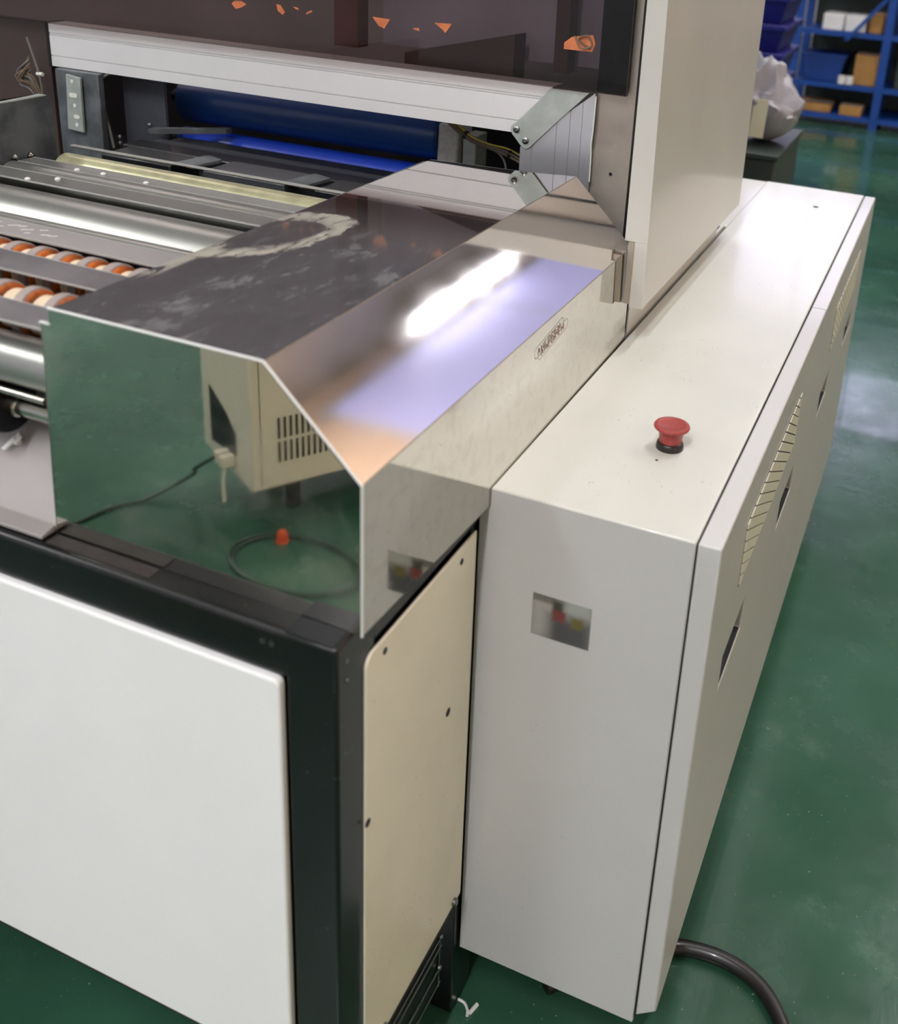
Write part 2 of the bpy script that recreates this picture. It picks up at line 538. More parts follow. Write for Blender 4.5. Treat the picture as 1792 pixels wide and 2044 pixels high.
obj('inner_body', box(BM(), -1.55, -.06, -.2, .9, .19, .66), M['black'], T)
obj('ledge_strip', box(BM(), -.055, -.012, -.2565, -.236, .7136, .7150), M['dark_metal'], T)
obj('ledge_strip', box(BM(), -.30, -.19, -.2500, -.237, .7136, .7148), M['rust'], T)
for x in (-.0665, -.0745):
    obj('screw_head', cyl(BM(), (x, -.2585, .7), (x, -.2569, .7), .0024, 10), M['bolt'], T)
for z in (.694, .676):
    obj('screw_head', cyl(BM(), (-.0086, -.243, z), (-.0078, -.243, z), .0018, 10), M['bolt'], T)
# clear cover plate with wires and bolts under the side panel
g = obj('vent_grille', box(BM(), -.011, -.0095, -.17, -.058, .112, .186), M['dark_metal'], T, label='small dark cover plate edged in bare wire')
for z in (.184, .170, .138, .114):
    obj('bar', cyl(BM(), (-.0078, -.172, z), (-.0078, -.056, z), .0009, 6), M['bolt'], g)
for y in (-.06, -.168):
    obj('bar', cyl(BM(), (-.0078, y, .110), (-.0078, y, .19), .0009, 6), M['bolt'], g)
    for z in (.187, .140):
        obj('bolt', lathe(BM(), [(.0032, 0), (.0032, .002), (0, .0035)], (-.0078, y, z), (1, 0, 0), 10), M['bolt'], g)

# ------------------------------------------------------------------ polished steel cover
T = thing('steel_cover', 'mirror polished stainless steel cover with sloping edge on top of the black frame', 'machine cover', (0, 0, 0))
yf, yr = -.235, .42
th = .002
bm = BM()
hexa(bm, [(-.283, yf, .926 - th), (-.082, yf, .926 - th), (-.083, .417, .926 - th), (-.14, .402, .926 - th), (-.275, .386, .926 - th)],
         [(-.283, yf, .926), (-.082, yf, .926), (-.083, .417, .926), (-.14, .402, .926), (-.275, .386, .926)])
o = obj('top_sheet', bm, M['top'], T, bevel=.0006, label='smeared top sheet, front coloured dark for a reflection, with a dried pale ring stain')
bm = BM()
hexa(bm, [(-.082, yf, .9260), (-.0, yf, .8460), (-.004, yr, .8460), (-.083, .417, .926)],
         [(-.0835, yf, .9240), (-.002, yf, .8440), (-.006, yr, .8440), (-.0845, .417, .924)])
obj('sloping_sheet', bm, M['chamfer'], T, bevel=.0004, label='sloping polished sheet with bright reflections')
bm = BM()
hexa(bm, [(0, yf, .846), (0, yf, .7138), (0, 0, .7000), (-.001, yr, .7), (-.003, yr, .846)],
         [(-.002, yf, .8455), (-.002, yf, .7138), (-.002, 0, .7000), (-.003, yr, .7), (-.005, yr, .8455)])
s = obj('side_sheet', bm, M['side_mirror'], T, bevel=.0004)
bm = BM()
hexa(bm, [(-.284, yf, .926), (-.082, yf, .926), (0, yf, .846), (0, yf, .7138), (-.303, yf, .7145), (-.2935, yf, .912), (-.2855, yf, .912)],
         [(-.284, yf + .002, .926), (-.082, yf + .002, .926), (0, yf + .002, .846), (0, yf + .002, .7138), (-.303, yf + .002, .7145), (-.2935, yf + .002, .912), (-.2855, yf + .002, .912)])
obj('front_sheet', bm, M['mirror_front'], T, bevel=.0005, label='front sheet mirroring the green floor')
# folded edges, painted near-white for the light they catch
bm = BM()
for a, b in (((-.284, -.2352, .9262), (-.082, -.2352, .9262)), ((-.082, -.2352, .9262), (.0002, -.2352, .8461)), ((.0002, -.2352, .8461), (.0002, -.2352, .7142))):
    cyl(bm, a, b, .0011, 8)
obj('folded_edge', bm, M['edge'], T, smooth=True)
bm = BM(); cyl(bm, (.0, -.235, .8462), (-.0035, .418, .8462), .0006, 8); cyl(bm, (-.082, -.235, .9262), (-.083, .416, .9262), .0004, 8)
obj('folded_edge', bm, M['steel_shaft'], T, smooth=True)
bm = BM(); box(bm, -.283, -.281, yf + .003, .384, .80, .9235)
obj('inner_return', bm, M['galv_dark'], T)
bm = BM(); tube(bm, [(-.275, .3885, .9225), (-.14, .4045, .9225), (-.085, .418, .9225)], .0032, 10, 4)
obj('rear_bend', bm, M['galv_dark'], T, smooth=True)
obj('notch_edge', box(BM(), -.2945, -.284, -.2358, -.2335, .9118, .9132), M['edge'], T)
obj('edge_return', hexa(BM(), [(-.2935, yf, .912), (-.303, yf, .7145), (-.303, yf + .02, .7145), (-.2935, yf + .02, .912)],
    [(-.2925, yf, .912), (-.302, yf, .7145), (-.302, yf + .02, .7145), (-.2925, yf + .02, .912)]), M['brushed'], T)
# oval badge printed on the side sheet
g0 = Vector((.0, .143, .8225))
dirv = Vector((0, .995, .11)).normalized(); upv = Vector((0, -.11, .995))
def onside(u, v, w=.0008):
    return g0 + dirv * u + upv * v + Vector((w, 0, 0))
bm = BM()
out = rrect(-.042, .042, -.0062, .0062, .0061, n=8); inn = rrect(-.0412, .0412, -.0054, .0054, .0053, n=8)
vo = [bm.verts.new(onside(*p)) for p in out]; vi = [bm.verts.new(onside(*p)) for p in inn]
for i in range(len(vo)):
    j = (i + 1) % len(vo)
    bm.faces.new((vo[i], vo[j], vi[j], vi[i]))
bd = obj('oval_badge', bm, M['ink'], T, label='faint oval badge with illegible lettering')
for k, glyph in enumerate(('A', 'H', 'C', 'O', 'R', 'E', 'N')):
    u = -.033 + k * .0095
    bm = BM()
    st = {'A': [(0, 0, .5, 1), (.5, 1, 1, 0), (.2, .4, .8, .4)], 'H': [(0, 0, 0, 1), (1, 0, 1, 1), (0, .5, 1, .5)],
          'C': [(1, 1, 0, 1), (0, 1, 0, 0), (0, 0, 1, 0)], 'O': [(0, 0, 0, 1), (0, 1, 1, 1), (1, 1, 1, 0), (1, 0, 0, 0)],
          'R': [(0, 0, 0, 1), (0, 1, 1, 1), (1, 1, 1, .5), (0, .5, 1, 0)], 'E': [(0, 0, 0, 1), (0, 1, 1, 1), (0, .5, .8, .5), (0, 0, 1, 0)],
          'N': [(0, 0, 0, 1), (0, 1, 1, 0), (1, 0, 1, 1)]}[glyph]
    for x0, y0, x1, y1 in st:
        cyl(bm, onside(u + x0 * .0055, -.0033 + y0 * .0066, .0005), onside(u + x1 * .0055, -.0033 + y1 * .0066, .0005), .00045, 4)
    obj('mark', bm, M['ink'], bd)

# ------------------------------------------------------------------ long electrical cabinet
T = thing('electrical_cabinet', 'long low cream cabinet with slotted doors and a red stop button on top', 'cabinet', (.1, .7, .1))
outl = [(-.0105, .1), (.2015, .1), (.2015, .72), (.0005, .72), (.0005, .6985), (-.0105, .6985)]
bm = prism(BM(), outl, 'y', 0, 1.414)
obj('cabinet_body', bm, M['cream'], T, bevel=.0015)
obj('front_face', prism(BM(), [(-.0100, .101), (.2008, .101), (.2008, .7190), (.0011, .7190), (.0011, .6980), (-.0100, .6980)], 'y', -.0008, .0006), M['grey_white'], T)
obj('rear_flange', box(BM(), -.0085, -.0035, .43, 1.02, .714, .7225), M['cream'], T)
for z in (.1,):
    for x, y in ((.06, 1.05), (.13, 1.05), (.06, 1.3), (.13, 1.3)):
        obj('foot', cyl(BM(), (x, y, 0), (x, y, .1), .018, 16), M['black'], T)
obj('door_gasket', box(BM(), .2015, .2035, .003, 1.41, .105, .716), M['black'], T)
LZ0, LZ1 = .478, .522
def door(y0, y1, cy):
    """door skin with two finger slots and a lens-shaped field of louvre bars"""
    d = None
    x0, x1 = .2035, .225
    sl = [(cy - .22, cy - .105), (cy + .12, cy + .24)]
    bm = BM()
    # outline pieces around the slots so the slots are real holes
    ys = [y0, sl[0][0], sl[0][1], sl[1][0], sl[1][1], y1]
    zs = [.112, LZ0, LZ1, .72]
    xf = x1
    grid = {}
    for i, y in enumerate(ys):
        for j, z in enumerate(zs):
            grid[i, j] = bm.verts.new((xf, y, z))
    for i in range(5):
        for j in range(3):
            if j == 1 and i in (1, 3):
                continue
            bm.faces.new((grid[i, j], grid[i + 1, j], grid[i + 1, j + 1], grid[i, j + 1]))
    r = bmesh.ops.extrude_face_region(bm, geom=bm.faces[:])
    vs = [g for g in r['geom'] if isinstance(g, bmesh.types.BMVert)]
    bmesh.ops.translate(bm, verts=vs, vec=(-(x1 - x0), 0, 0))
    # lower inner corner is cut back
    for v in bm.verts:
        if abs(v.co.z - .112) < 1e-5 and v.co.x > .22:
            v.co.z = .130
    d = obj('cabinet_door', bm, M['grey_white'], T, bevel=.0018)
    for a, b in sl:
        obj('finger_slot', box(BM(), .2036, .2050, a - .002, b + .002, LZ0 - .002, LZ1 + .002), M['black'], d)
        obj('slot_lip', prism(BM(), [(a, LZ0), (b, LZ0), (b - .02, LZ0 + .006), (a + .02, LZ0 + .006)], 'x', .2052, .2235), M['black'], d)
    ya, yb, za, zb_ = cy - .183, cy + .172, .585, .662
    obj('louvre_backing', box(BM(), x1 - .0005, x1 + .0003, ya, yb, za, zb_), M['rust'], d)
    pitch, gap, run = .0268, .0034, .148
    k = 0
    while True:
        y0_ = ya - run + k * pitch + .004
        k += 1
        if y0_ > yb:
            break
        # slanting slat: high end at y0_, low end run further on; clipped to the vent field
        poly = [(y0_, zb_ - .001), (y0_ + pitch - gap, zb_ - .001), (y0_ + pitch - gap + run, za + .001), (y0_ + run, za + .001)]
        for side, lim in ((1, ya + .001), (-1, yb - .001)):
            out = []
            for a, b in zip(poly, poly[1:] + poly[:1]):
                ia, ib = side * (a[0] - lim) >= 0, side * (b[0] - lim) >= 0
                if ia:
                    out.append(a)
                if ia != ib:
                    t = (lim - a[0]) / (b[0] - a[0])
                    out.append((lim, a[1] + t * (b[1] - a[1])))
            poly = out
            if len(poly) < 3:
                break
        if len(poly) < 3:
            continue
        bm = hexa(BM(), [(x1 + .0003, a, b) for a, b in poly], [(x1 + .0014, a, b) for a, b in poly])
        obj('louvre', bm, M['louvre'], d)
    return d
door(.0, .674, .33)
door(.677, 1.411, 1.04)
b0 = Vector((.132, .161, .72))
eb = obj('stop_button', lathe(BM(), [(.0145, 0), (.0145, .004), (.0135, .007), (.0122, .008)], b0), M['cable'], T, smooth=True, label='red mushroom stop button on a black collar')
obj('button_cap', lathe(BM(), [(.0118, .0075), (.0122, .012), (.0128, .018), (.0150, .0215), (.0184, .0235), (.0190, .0252), (.0182, .0268), (.0150, .0274), (.0140, .0268), (0, .0266)], b0), M['red'], eb, smooth=True)
obj('hole', cyl(BM(), (.125, 1.258, .7195), (.125, 1.258, .7204), .006, 14), M['black'], T)
obj('hole', cyl(BM(), (.1275, .128, .7195), (.1275, .128, .7203), .0016, 10), M['black'], T)
obj('rating_label', box(BM(), .051, .1115, -.0016, -.0008, .570, .618), M['label'], T, label='small blurred printed label with red and yellow marks')
bpy.data.objects['rating_label'].location = Vector((.051, -.0016, .570)) - world_loc(T)
for v in bpy.data.objects['rating_label'].data.vertices:
    v.co += world_loc(T) - Vector((.051, -.0016, .570))
obj('floor_beam', prism(BM(), [(-.30, .1), (-.0110, .1), (-.0110, .6990), (-.0002, .6990), (-.0002, .7185), (-.30, .7185)], 'y', 1.02, 1.4135), M['cream'], T)
bpy.data.objects['floor_beam'].name = 'rear_extension'

# ------------------------------------------------------------------ tall housing
T = thing('tall_housing', 'tall cream housing standing behind the steel cover with tinted front window', 'machine housing', (-.5, .7, .72))
def lean(z):
    return -.017 * (z - .775)
zb, zt = .776, 2.0
bm = BM()
hexa(bm, [(.026, .401, zb), (.026, .973, zb), (-.003, .973, zb), (-.003, .401, zb)],
         [(.026 + lean(zt), .401, zt), (.026 + lean(zt), 1.06, zt), (-.003, 1.06, zt), (-.003, .401, zt)])
obj('side_panel', bm, M['housing'], T, bevel=.0012)
obj('front_strip', hexa(BM(), [(.009, .391, zb), (.0262, .391, zb), (.0262, .4008, zb), (.009, .4008, zb)],
    [(.009, .391, .862), (.0247, .391, .862), (.0247, .4008, .862), (.009, .4008, .862)]), M['housing'], T)
obj('front_strip', hexa(BM(), [(-.0045, .391, .8622), (.0247, .391, .8622), (.0247, .4008, .8622), (-.0045, .4008, .8622)],
    [(-.0045, .391, zt), (.0262 + lean(zt), .391, zt), (.0262 + lean(zt), .4008, zt), (-.0045, .4008, zt)]), M['housing'], T)
obj('inner_strip', box(BM(), .0005, .0085, .393, .4008, zb + .003, .862), M['brushed'], T)
obj('bottom_skirt', box(BM(), -.0032, -.0012, .43, .94, .7235, .7755), M['housing'], T)
obj('seal', hexa(BM(), [(-.0362, .4868, .72), (-.0322, .4868, .72), (-.0322, .51, .72), (-.0362, .51, .72)], [(-.0332, .4868, zt), (-.0300, .4868, zt), (-.0300, .51, zt), (-.0332, .51, zt)]), M['black'], T)
obj('steel_post', hexa(BM(), [(-.0320, .489, .72), (-.0060, .489, .72), (-.0060, .51, .72), (-.0320, .51, .72)], [(-.0298, .489, zt), (-.0060, .489, zt), (-.0060, .51, zt), (-.0298, .51, zt)]), M['brushed'], T)  # hidden extension, added to lighten the reflection in the sloping sheet
obj('steel_post', hexa(BM(), [(-.0875, .487, .72), (-.0364, .487, .72), (-.0364, .51, .72), (-.0875, .51, .72)],
    [(-.0875, .487, zt), (-.0334, .487, zt), (-.0334, .51, zt), (-.0875, .51, zt)]), M['brushed'], T)
obj('screw_hole', cyl(BM(), (-.0605, .4868, .918), (-.0605, .4862, .918), .0022, 10), M['black'], T)
w = obj('tinted_window', box(BM(), -2.55, -.0445, .472, .477, 1.0235, 1.98), M['tint'], T, label='dark tinted see-through window')
obj('window_border', box(BM(), -.085, -.0445, .4772, .479, 1.0235, 1.98), M['black'], w)
for cx, cz, pts in ((-.632, 1.083, [(-.013, .002), (-.008, .006), (.004, .007), (.013, .003), (.004, -.002), (-.006, -.005)]),
                    (-.561, 1.085, [(-.007, .006), (.0, .005), (.007, -.004), (.003, -.008), (-.005, -.003)]),
                    (-.536, 1.088, [(-.004, .002), (.004, .001), (.005, -.002), (.0, -.001)]),
                    (-.514, 1.084, [(-.005, -.003), (.005, .002), (.005, .004), (-.004, .0)]),
                    (-.398, 1.082, [(-.014, .006), (.013, .005), (.004, -.008), (-.005, -.005)]),
                    (-.305, 1.084, [(-.013, .005), (.013, .006), (.004, -.007), (.0, -.003)]),
                    (-.345, 1.078, [(-.005, .001), (.004, .002), (.005, -.002), (-.003, -.001)]),
                    (-.112, 1.083, [(-.020, -.001), (-.010, .007), (.0, .009), (.018, .012), (.022, .001), (.018, -.009), (-.020, -.009)])):
    obj('tape_scrap', prism(BM(), [(cx + a, cz + b) for a, b in pts], 'y', .4712, .4719), M['tape'], w)
obj('wire_loop', tube(BM(), [(-.118, .47, 1.092), (-.108, .468, 1.078), (-.094, .469, 1.082), (-.100, .468, 1.094), (-.112, .47, 1.088), (-.096, .47, 1.077)], .0010, 6), M['wire_brown'], w)
# parts behind the window
obj('inner_back', box(BM(), -2.55, -.05, .93, .95, .9005, 1.95), M['inner_back'], T)
obj('black_back_sheet', box(BM(), -2.55, -.05, .92, .94, .725, .90), M['black'], T)  # black sheet added to keep the opening under the beam dark
obj('inner_floor', box(BM(), -2.55, -.20, .262, .918, .724, .729), M['black'], T)
obj('inner_panel', box(BM(), -.47, -.09, .60, .61, 1.035, 1.95), M['inner_grey'], T)
obj('inner_post', box(BM(), -.53, -.49, .56, .59, 1.03, 1.95), M['inner_red'], T)
obj('inner_post', box(BM(), -.175, -.155, .55, .58, 1.03, 1.95), M['inner_dark'], T)
obj('inner_box', prism(BM(), [(-.40, .99), (-.23, .99), (-.23, 1.076), (-.40, 1.035)], 'y', .54, .58), M['inner_dark'], T)
obj('rear_steel_post', box(BM(), -2.60, -2.56, .47, .95, .72, 2.0), M['brushed'], T)
obj('left_side', box(BM(), -2.56, -2.54, .51, .93, .72, 2.0), M['inner_back'], T)

# ------------------------------------------------------------------ aluminium crossbeam and upright
T = thing('aluminium_crossbeam', 'long white aluminium crossbeam with lengthwise grooves below the tinted window', 'beam', (-.6, .485, .955))
prof = [(.4850, .955)]
for z in (.971,):
    prof += [(.4850, z), (.4870, z + .0002), (.4870, z + .0014), (.4850, z + .0016)]
for z in (1.0035, 1.0065):
    prof += [(.4850, z), (.4870, z + .0002), (.4870, z + .0014), (.4850, z + .0016)]
prof += [(.4850, 1.0225), (.52, 1.0225), (.52, .955)]
bm = prism(BM(), prof, 'x', -1.012, -.150)
for v in bm.verts:
    if v.co.x > -.5:
        v.co.x = -.190 + (v.co.z - .955) * .62
obj('beam_profile', bm, M['alu'], T)
obj('end_cap', box(BM(), -1.018, -1.0125, .484, .521, .953, 1.0235), M['black'], T)
pl = [(-.1489, 1.0212), (-.0954, 1.0212), (-.1374, .9778), (-.1743, .9385), (-.1790, .9365), (-.1835, .9375), (-.1883, .9410), (-.2008, .9545), (-.2028, .9590), (-.2022, .9645), (-.1945, .9717), (-.1640, 1.0041)]
mp_ = obj('corner_plate', prism(BM(), pl, 'y', .4780, .4800), M['galv'], T, bevel=.0006, label='grey galvanised corner plate with two screws')
for x, z in ((-.1937, .9615), (-.1800, .9480)):
    obj('screw', lathe(BM(), [(.0045, 0), (.0045, .0026), (.0028, .0038), (.0018, .0038), (.0016, .002), (0, .002)], (x, .478, z), (0, -1, 0), 16), M['bolt'], mp_, smooth=True)
T = thing('aluminium_upright', 'brushed aluminium upright with vertical grooves beside the steel post', 'post', (-.13, .48, .72))
prof = [(-.1885, .4805)]
for x in (-.1705, -.1375, -.1190, -.1025):
    prof += [(x - .0012, .4805), (x - .0009, .4817), (x - .0003, .4817), (x, .4805)]
prof += [(-.0880, .4805), (-.0880, .515), (-.1885, .515)]
bm = prism(BM(), prof, 'z', .72, 1.0215)
for v in bm.verts:
    if v.co.z > 1:
        v.co.z = .938 + (v.co.x + .1885) * .83
obj('upright_profile', bm, M['alu_v'], T)
obj('sealant_bead', tube(BM(), [(-.0865, .4800, 1.018), (-.0870, .4795, .975), (-.0880, .4790, .955), (-.0872, .4800, .94), (-.0868, .480, .905)], .0011, 8), M['silicone'], T, smooth=True)

# ------------------------------------------------------------------ rollers and deck
XL, XR = -.747, -.2885
def roller(y, z, r, mat, lab, xl=XL, xr=XR, shaft=.006):
    t = thing('roller', lab, 'roller', ((xl + xr) / 2, y, z - r))
    bm = BM()
    lathe(bm, [(r - .002, 0), (r, .002), (r, xr - xl - .002), (r - .002, xr - xl)], (xl, y, z), (1, 0, 0), 48)
    obj('roller_barrel', bm, mat, t, smooth=True)
    obj('shaft', cyl(BM(), (xl - .006, y, z), (xr + .004, y, z), shaft, 16), M['steel_shaft'], t, smooth=True)
    return t
roller(.208, .884, .022, M['roller_brass'], 'farthest deck roller, shiny with a yellowish brass tint', xl=-.716)
roller(.140, .8835, .0225, M['roller'], 'slim silver roller just in front of the brass tinted one', xl=-.735)
roller(.050, .866, .040, M['roller'], 'thick silver roller in the middle of the deck')
roller(-.017, .889, .014, M['roller'], 'thinnest silver roller lying directly behind the scratched deck plate')
t = roller(-.2135, .860, .021, M['roller'], 'silver roller under the front edge of the deck')
T2 = thing('roller', 'short dark roller whose round end and shaft show at the front left', 'roller', (-.5, -.2, .78))
obj('roller_barrel', lathe(BM(), [(.025, 0), (.0265, .002), (.0265, .380), (.025, .382)], (-.747, -.210, .812), (1, 0, 0), 48), M['dark_metal'], T2, smooth=True)
obj('end_face', cyl(BM(), (-.3650, -.210, .812), (-.3642, -.210, .812), .0250, 40), M['dark_metal'], T2)
obj('shaft', lathe(BM(), [(.010, 0), (.010, .008), (.0082, .009), (.0082, .075)], (-.3642, -.210, .812), (1, 0, 0), 24), M['steel_shaft'], T2, smooth=True)
tag(obj('tie_rod', cyl(BM(), (XL, -.229, .837), (-.305, -.229, .837), .003, 12), M['steel_shaft'], origin=(-.5, -.229, .834), smooth=True), 'thin bright rod between the two front rollers', 'rod')

def deck(y0, y1, z, mat, lab, th=.003, xr=XR, lips=True):
    t = thing('deck_plate', lab, 'plate', (-.5, (y0 + y1) / 2, z - th))
    obj('plate_sheet', box(BM(), XL, xr, y0, y1, z - th, z), mat, t, bevel=.0006)
    if lips:
        for y in (y0, y1):
            s = -1 if y == y0 else 1
            obj('edge_lip', box(BM(), XL, xr, y - .0008 if s < 0 else y, y + (.0008 if s > 0 else 0), z - .0015, z + .0003), M['edge_dull'], t)
    return t
t = deck(-.070, -.034, .905, M['plate_light'], 'light scratched deck plate behind the far row of orange rings')
random.seed(3)
bm = BM()
for k in range(16):
    x = -.62 + k * .010 + random.uniform(-.003, .003); y = random.uniform(-.062, -.046)
    L = random.uniform(.004, .012)
    cyl(bm, (x, y, .9052), (x + L * .9, y + L * .6, .9052), .00035, 4)
sc = obj('scratch_marks', bm, M['silicone'], t)
deck(-.145, -.106, .905, M['plate'], 'smeared deck plate between the two rows of orange rings', xr=-.2836)
deck(-.2325, -.198, .905, M['plate'], 'front deck plate along the edge above the front roller')
tp = deck(.088, .120, .9045, M['plate_clean'], 'polished deck plate behind the thick silver roller')
tq = deck(.163, .187, .9, M['plate_clean'], 'narrow deck plate in front of the brass tinted roller')
for pp, pts_ in ((tp, ((-.655, .092), (-.628, .111))), (tq, ((-.655, .168), (-.616, .171), (-.546, .167)))):
    for x, y in pts_:
        obj('bolt', lathe(BM(), [(.0035, 0), (.0035, .001), (.002, .0022), (0, .0024)], (x, y, .9 if pp is tq else .9045), (0, 0, 1), 10), M['edge'], pp, smooth=True)
deck(.2508, .254, .9045, M['plate_clean'], 'rearmost deck plate with a bright white edge')
obj_ = obj('deck_tray', box(BM(), XL, XR, -.20, .258, .735, .74), M['black'], origin=(-.5, .3, .735))
tag(obj_, 'black tray under the rollers of the deck', 'tray')

def ring_row(y, z, r, x_first, pitch, lab):
    t = thing('ring_roller', lab, 'roller', (-.5, y, z - r))
    obj('shaft', cyl(BM(), (XL, y, z), (XR, y, z), .008, 20), M['steel_shaft'], t, smooth=True)
    xs = []
    x = x_first
    while x > XL + .02:
        xs.append(x)
        x -= pitch
    bm = BM(); lathe(bm, [(r - .0015, -.0055), (r, -.0045), (r, .0045), (r - .0015, .0055)], (xs[0], y, z), (1, 0, 0), 40)
    a = obj('ring', bm, M['ring'], t, smooth=True)
    bm = BM(); lathe(bm, [(r - .0022, .0056), (r - .0012, .0060), (r - .0020, .0095), (r - .0046, .0108)], (xs[1], y, z), (1, 0, 0), 40)
    b = obj('orange_collar', bm, M['orange'], t, smooth=True)
    bm = BM(); lathe(bm, [(r - .0062, .0109), (r - .0052, .0120), (r - .0052, pitch - .006)], (xs[1], y, z), (1, 0, 0), 40)
    c = obj('sleeve', bm, M['spacer'], t, smooth=True)
    for k, x in enumerate(xs):
        for o, k0 in ((a, 0), (b, 1), (c, 1)):
            if k > k0:
                d = o.copy(); COL.objects.link(d); d.parent = t
                d.location = Vector(o.location) + Vector((x - xs[k0], 0, 0))
    return t
ring_row(-.090, .8815, .0255, -.2935, .0305, 'far row of grey rings with orange collars showing through the deck slot')
ring_row(-.174, .8845, .0232, -.3000, .0340, 'near row of grey rings with orange collars showing through the deck slot')

# lower front tray sheet with wing bolt
T = thing('front_tray', 'plain brushed steel sheet below the rollers at the front left', 'steel sheet', (-.5, -.238, .715))
obj('tray_sheet', hexa(BM(), [(-1.5, -.2345, .7160), (-.3045, -.2345, .7160), (-.3045, -.2330, .7160), (-1.5, -.2330, .7160)],
    [(-1.5, -.166, .805), (-.2900, -.166, .805), (-.2900, -.1645, .805), (-1.5, -.1645, .805)]), M['tray'], T, bevel=.0005)
obj('bottom_lip', hexa(BM(), [(-1.5, -.2495, .7155), (-.3045, -.2495, .7155), (-.3045, -.2346, .7155), (-1.5, -.2346, .7155)],
    [(-1.5, -.2495, .7185), (-.3045, -.2495, .7185), (-.3045, -.2346, .7215), (-1.5, -.2346, .7215)]), M['tray'], T, bevel=.0004)
T = thing('wing_bolt', 'small bright wing bolt in the steel sheet at the front left', 'bolt', (-.378, -.197, .765))
def wb(dx, dn, dz):      # point on the sloping sheet: dn = height above it
    return (-.378 + dx, -.197 + dz * .61 - dn * .79, .765 + dz * .79 + dn * .61)
obj('stud', lathe(BM(), [(.003, 0), (.003, .008), (.002, .009), (0, .009)], wb(0, 0, 0), (0, -.79, .61), 12), M['edge'], T, smooth=True)
for q_ in ([(-.0100, -.010), (-.0060, -.011), (.0015, .001), (-.0020, .004)], [(-.002, -.001), (.0035, -.004), (.0060, .005), (.0010, .009)]):
    obj('wing', hexa(BM(), [wb(a, .005, b) for a, b in q_], [wb(a, .008, b) for a, b in q_]), M['edge'], T, bevel=.0008)

# ------------------------------------------------------------------ inside the opening
T = thing('blue_roller', 'large dark blue rubber roller deep under the crossbeam', 'roller', (-.6, .62, .86))
obj('roller_barrel', lathe(BM(), [(.037, 0), (.0405, .004), (.0405, .483), (.037, .487)], (-.855, .62, .905), (1, 0, 0), 56), M['blue_roller'], T, smooth=True)
obj('shaft', cyl(BM(), (-.885, .62, .905), (-.3685, .62, .905), .01, 16), M['dark_metal'], T, smooth=True)
T = thing('blue_roller', 'bright blue lower roller showing as a strip beneath the dark blue one', 'roller', (-.6, .6, .82))
obj('roller_barrel', lathe(BM(), [(.020, 0), (.0225, .003), (.0225, .517), (.020, .52)], (-.85, .595, .838), (1, 0, 0), 40), M['blue_bright'], T, smooth=True)
obj('shaft', cyl(BM(), (-.87, .595, .838), (-.325, .595, .838), .008, 12), M['dark_metal'], T, smooth=True)
T = thing('feed_bed', 'black stepped feed bed behind the deck rollers', 'machine bed', (-.55, .4, .84))
obj('bed_plate', box(BM(), -.80, -.284, .262, .56, .842, .852), M['bed'], T, bevel=.001)
for x0, x1, y0, y1, z1, mt_ in ((-.575, -.445, .305, .372, .884, 'bed_tab'), (-.40, -.29, .305, .372, .884, 'bed'), (-.745, -.625, .30, .36, .884, 'bed'),
                               (-.80, -.29, .40, .44, .872, 'bed'), (-.80, -.29, .455, .48, .866, 'bed_tab'), (-.80, -.29, .50, .53, .860, 'bed')):
    obj('bed_strip', box(BM(), x0, x1, y0, y1, .852, z1), M[mt_], T, bevel=.002)
for x in (-.60, -.425):
    obj('guide_tab', hexa(BM(), [(x - .022, .310, .884), (x + .012, .300, .884), (x + .022, .350, .884), (x - .008, .36, .884)],
        [(x - .022, .310, .888), (x + .012, .300, .888), (x + .022, .350, .890), (x - .008, .36, .890)]), M['galv_dark'], T, bevel=.001)
T = thing('cast_block', 'speckled cast metal bearing block at the right end of the blue roller', 'bearing block', (-.345, .6, .85))
obj('block', hexa(BM(), [(-.368, .585, .862), (-.335, .585, .862), (-.335, .64, .862), (-.368, .64, .862)], [(-.366, .585, .93), (-.335, .595, .93), (-.335, .64, .93), (-.366, .64, .93)]), M['cast'], T, bevel=.003)
obj('lug', box(BM(), -.332, -.310, .60, .64, .84, .915), M['galv'], T, bevel=.0015)
T = thing('cable_bundle', 'bundle of yellow, blue and brown wires beside the corner plate', 'cables', (-.27, .55, .9))
for dz, dy, mt_, r in ((0, 0, 'wire_yellow', .0022), (.004, .003, 'wire_blue', .0022), (-.003, -.002, 'wire_brown', .0024), (.002, -.004, 'wire_brown', .0020), (.006, .0, 'wire_yellow', .0016)):
    obj('wire', tube(BM(), [(-.345, .55 + dy, .955 + dz), (-.322, .55 + dy * .5, .938 + dz), (-.295, .55 + dy, .922 + dz * .6), (-.265, .55 + dy, .915 + dz * .5), (-.235, .55 + dy, .909 + dz), (-.2, .55 + dy, .896 + dz)], r, 8), M[mt_], T, smooth=True)
obj('wire', tube(BM(), [(-.275, .552, .915), (-.252, .55, .908), (-.240, .55, .895), (-.236, .55, .87)], .0016, 8), M['wire_grey'], T, smooth=True)
for x, z in ((-.303, .927), (-.232, .909)):
    obj('cable_tie', cyl(BM(), (x - .002, .55, z), (x + .002, .55, z - .001), .0062, 12), M['black'], T)

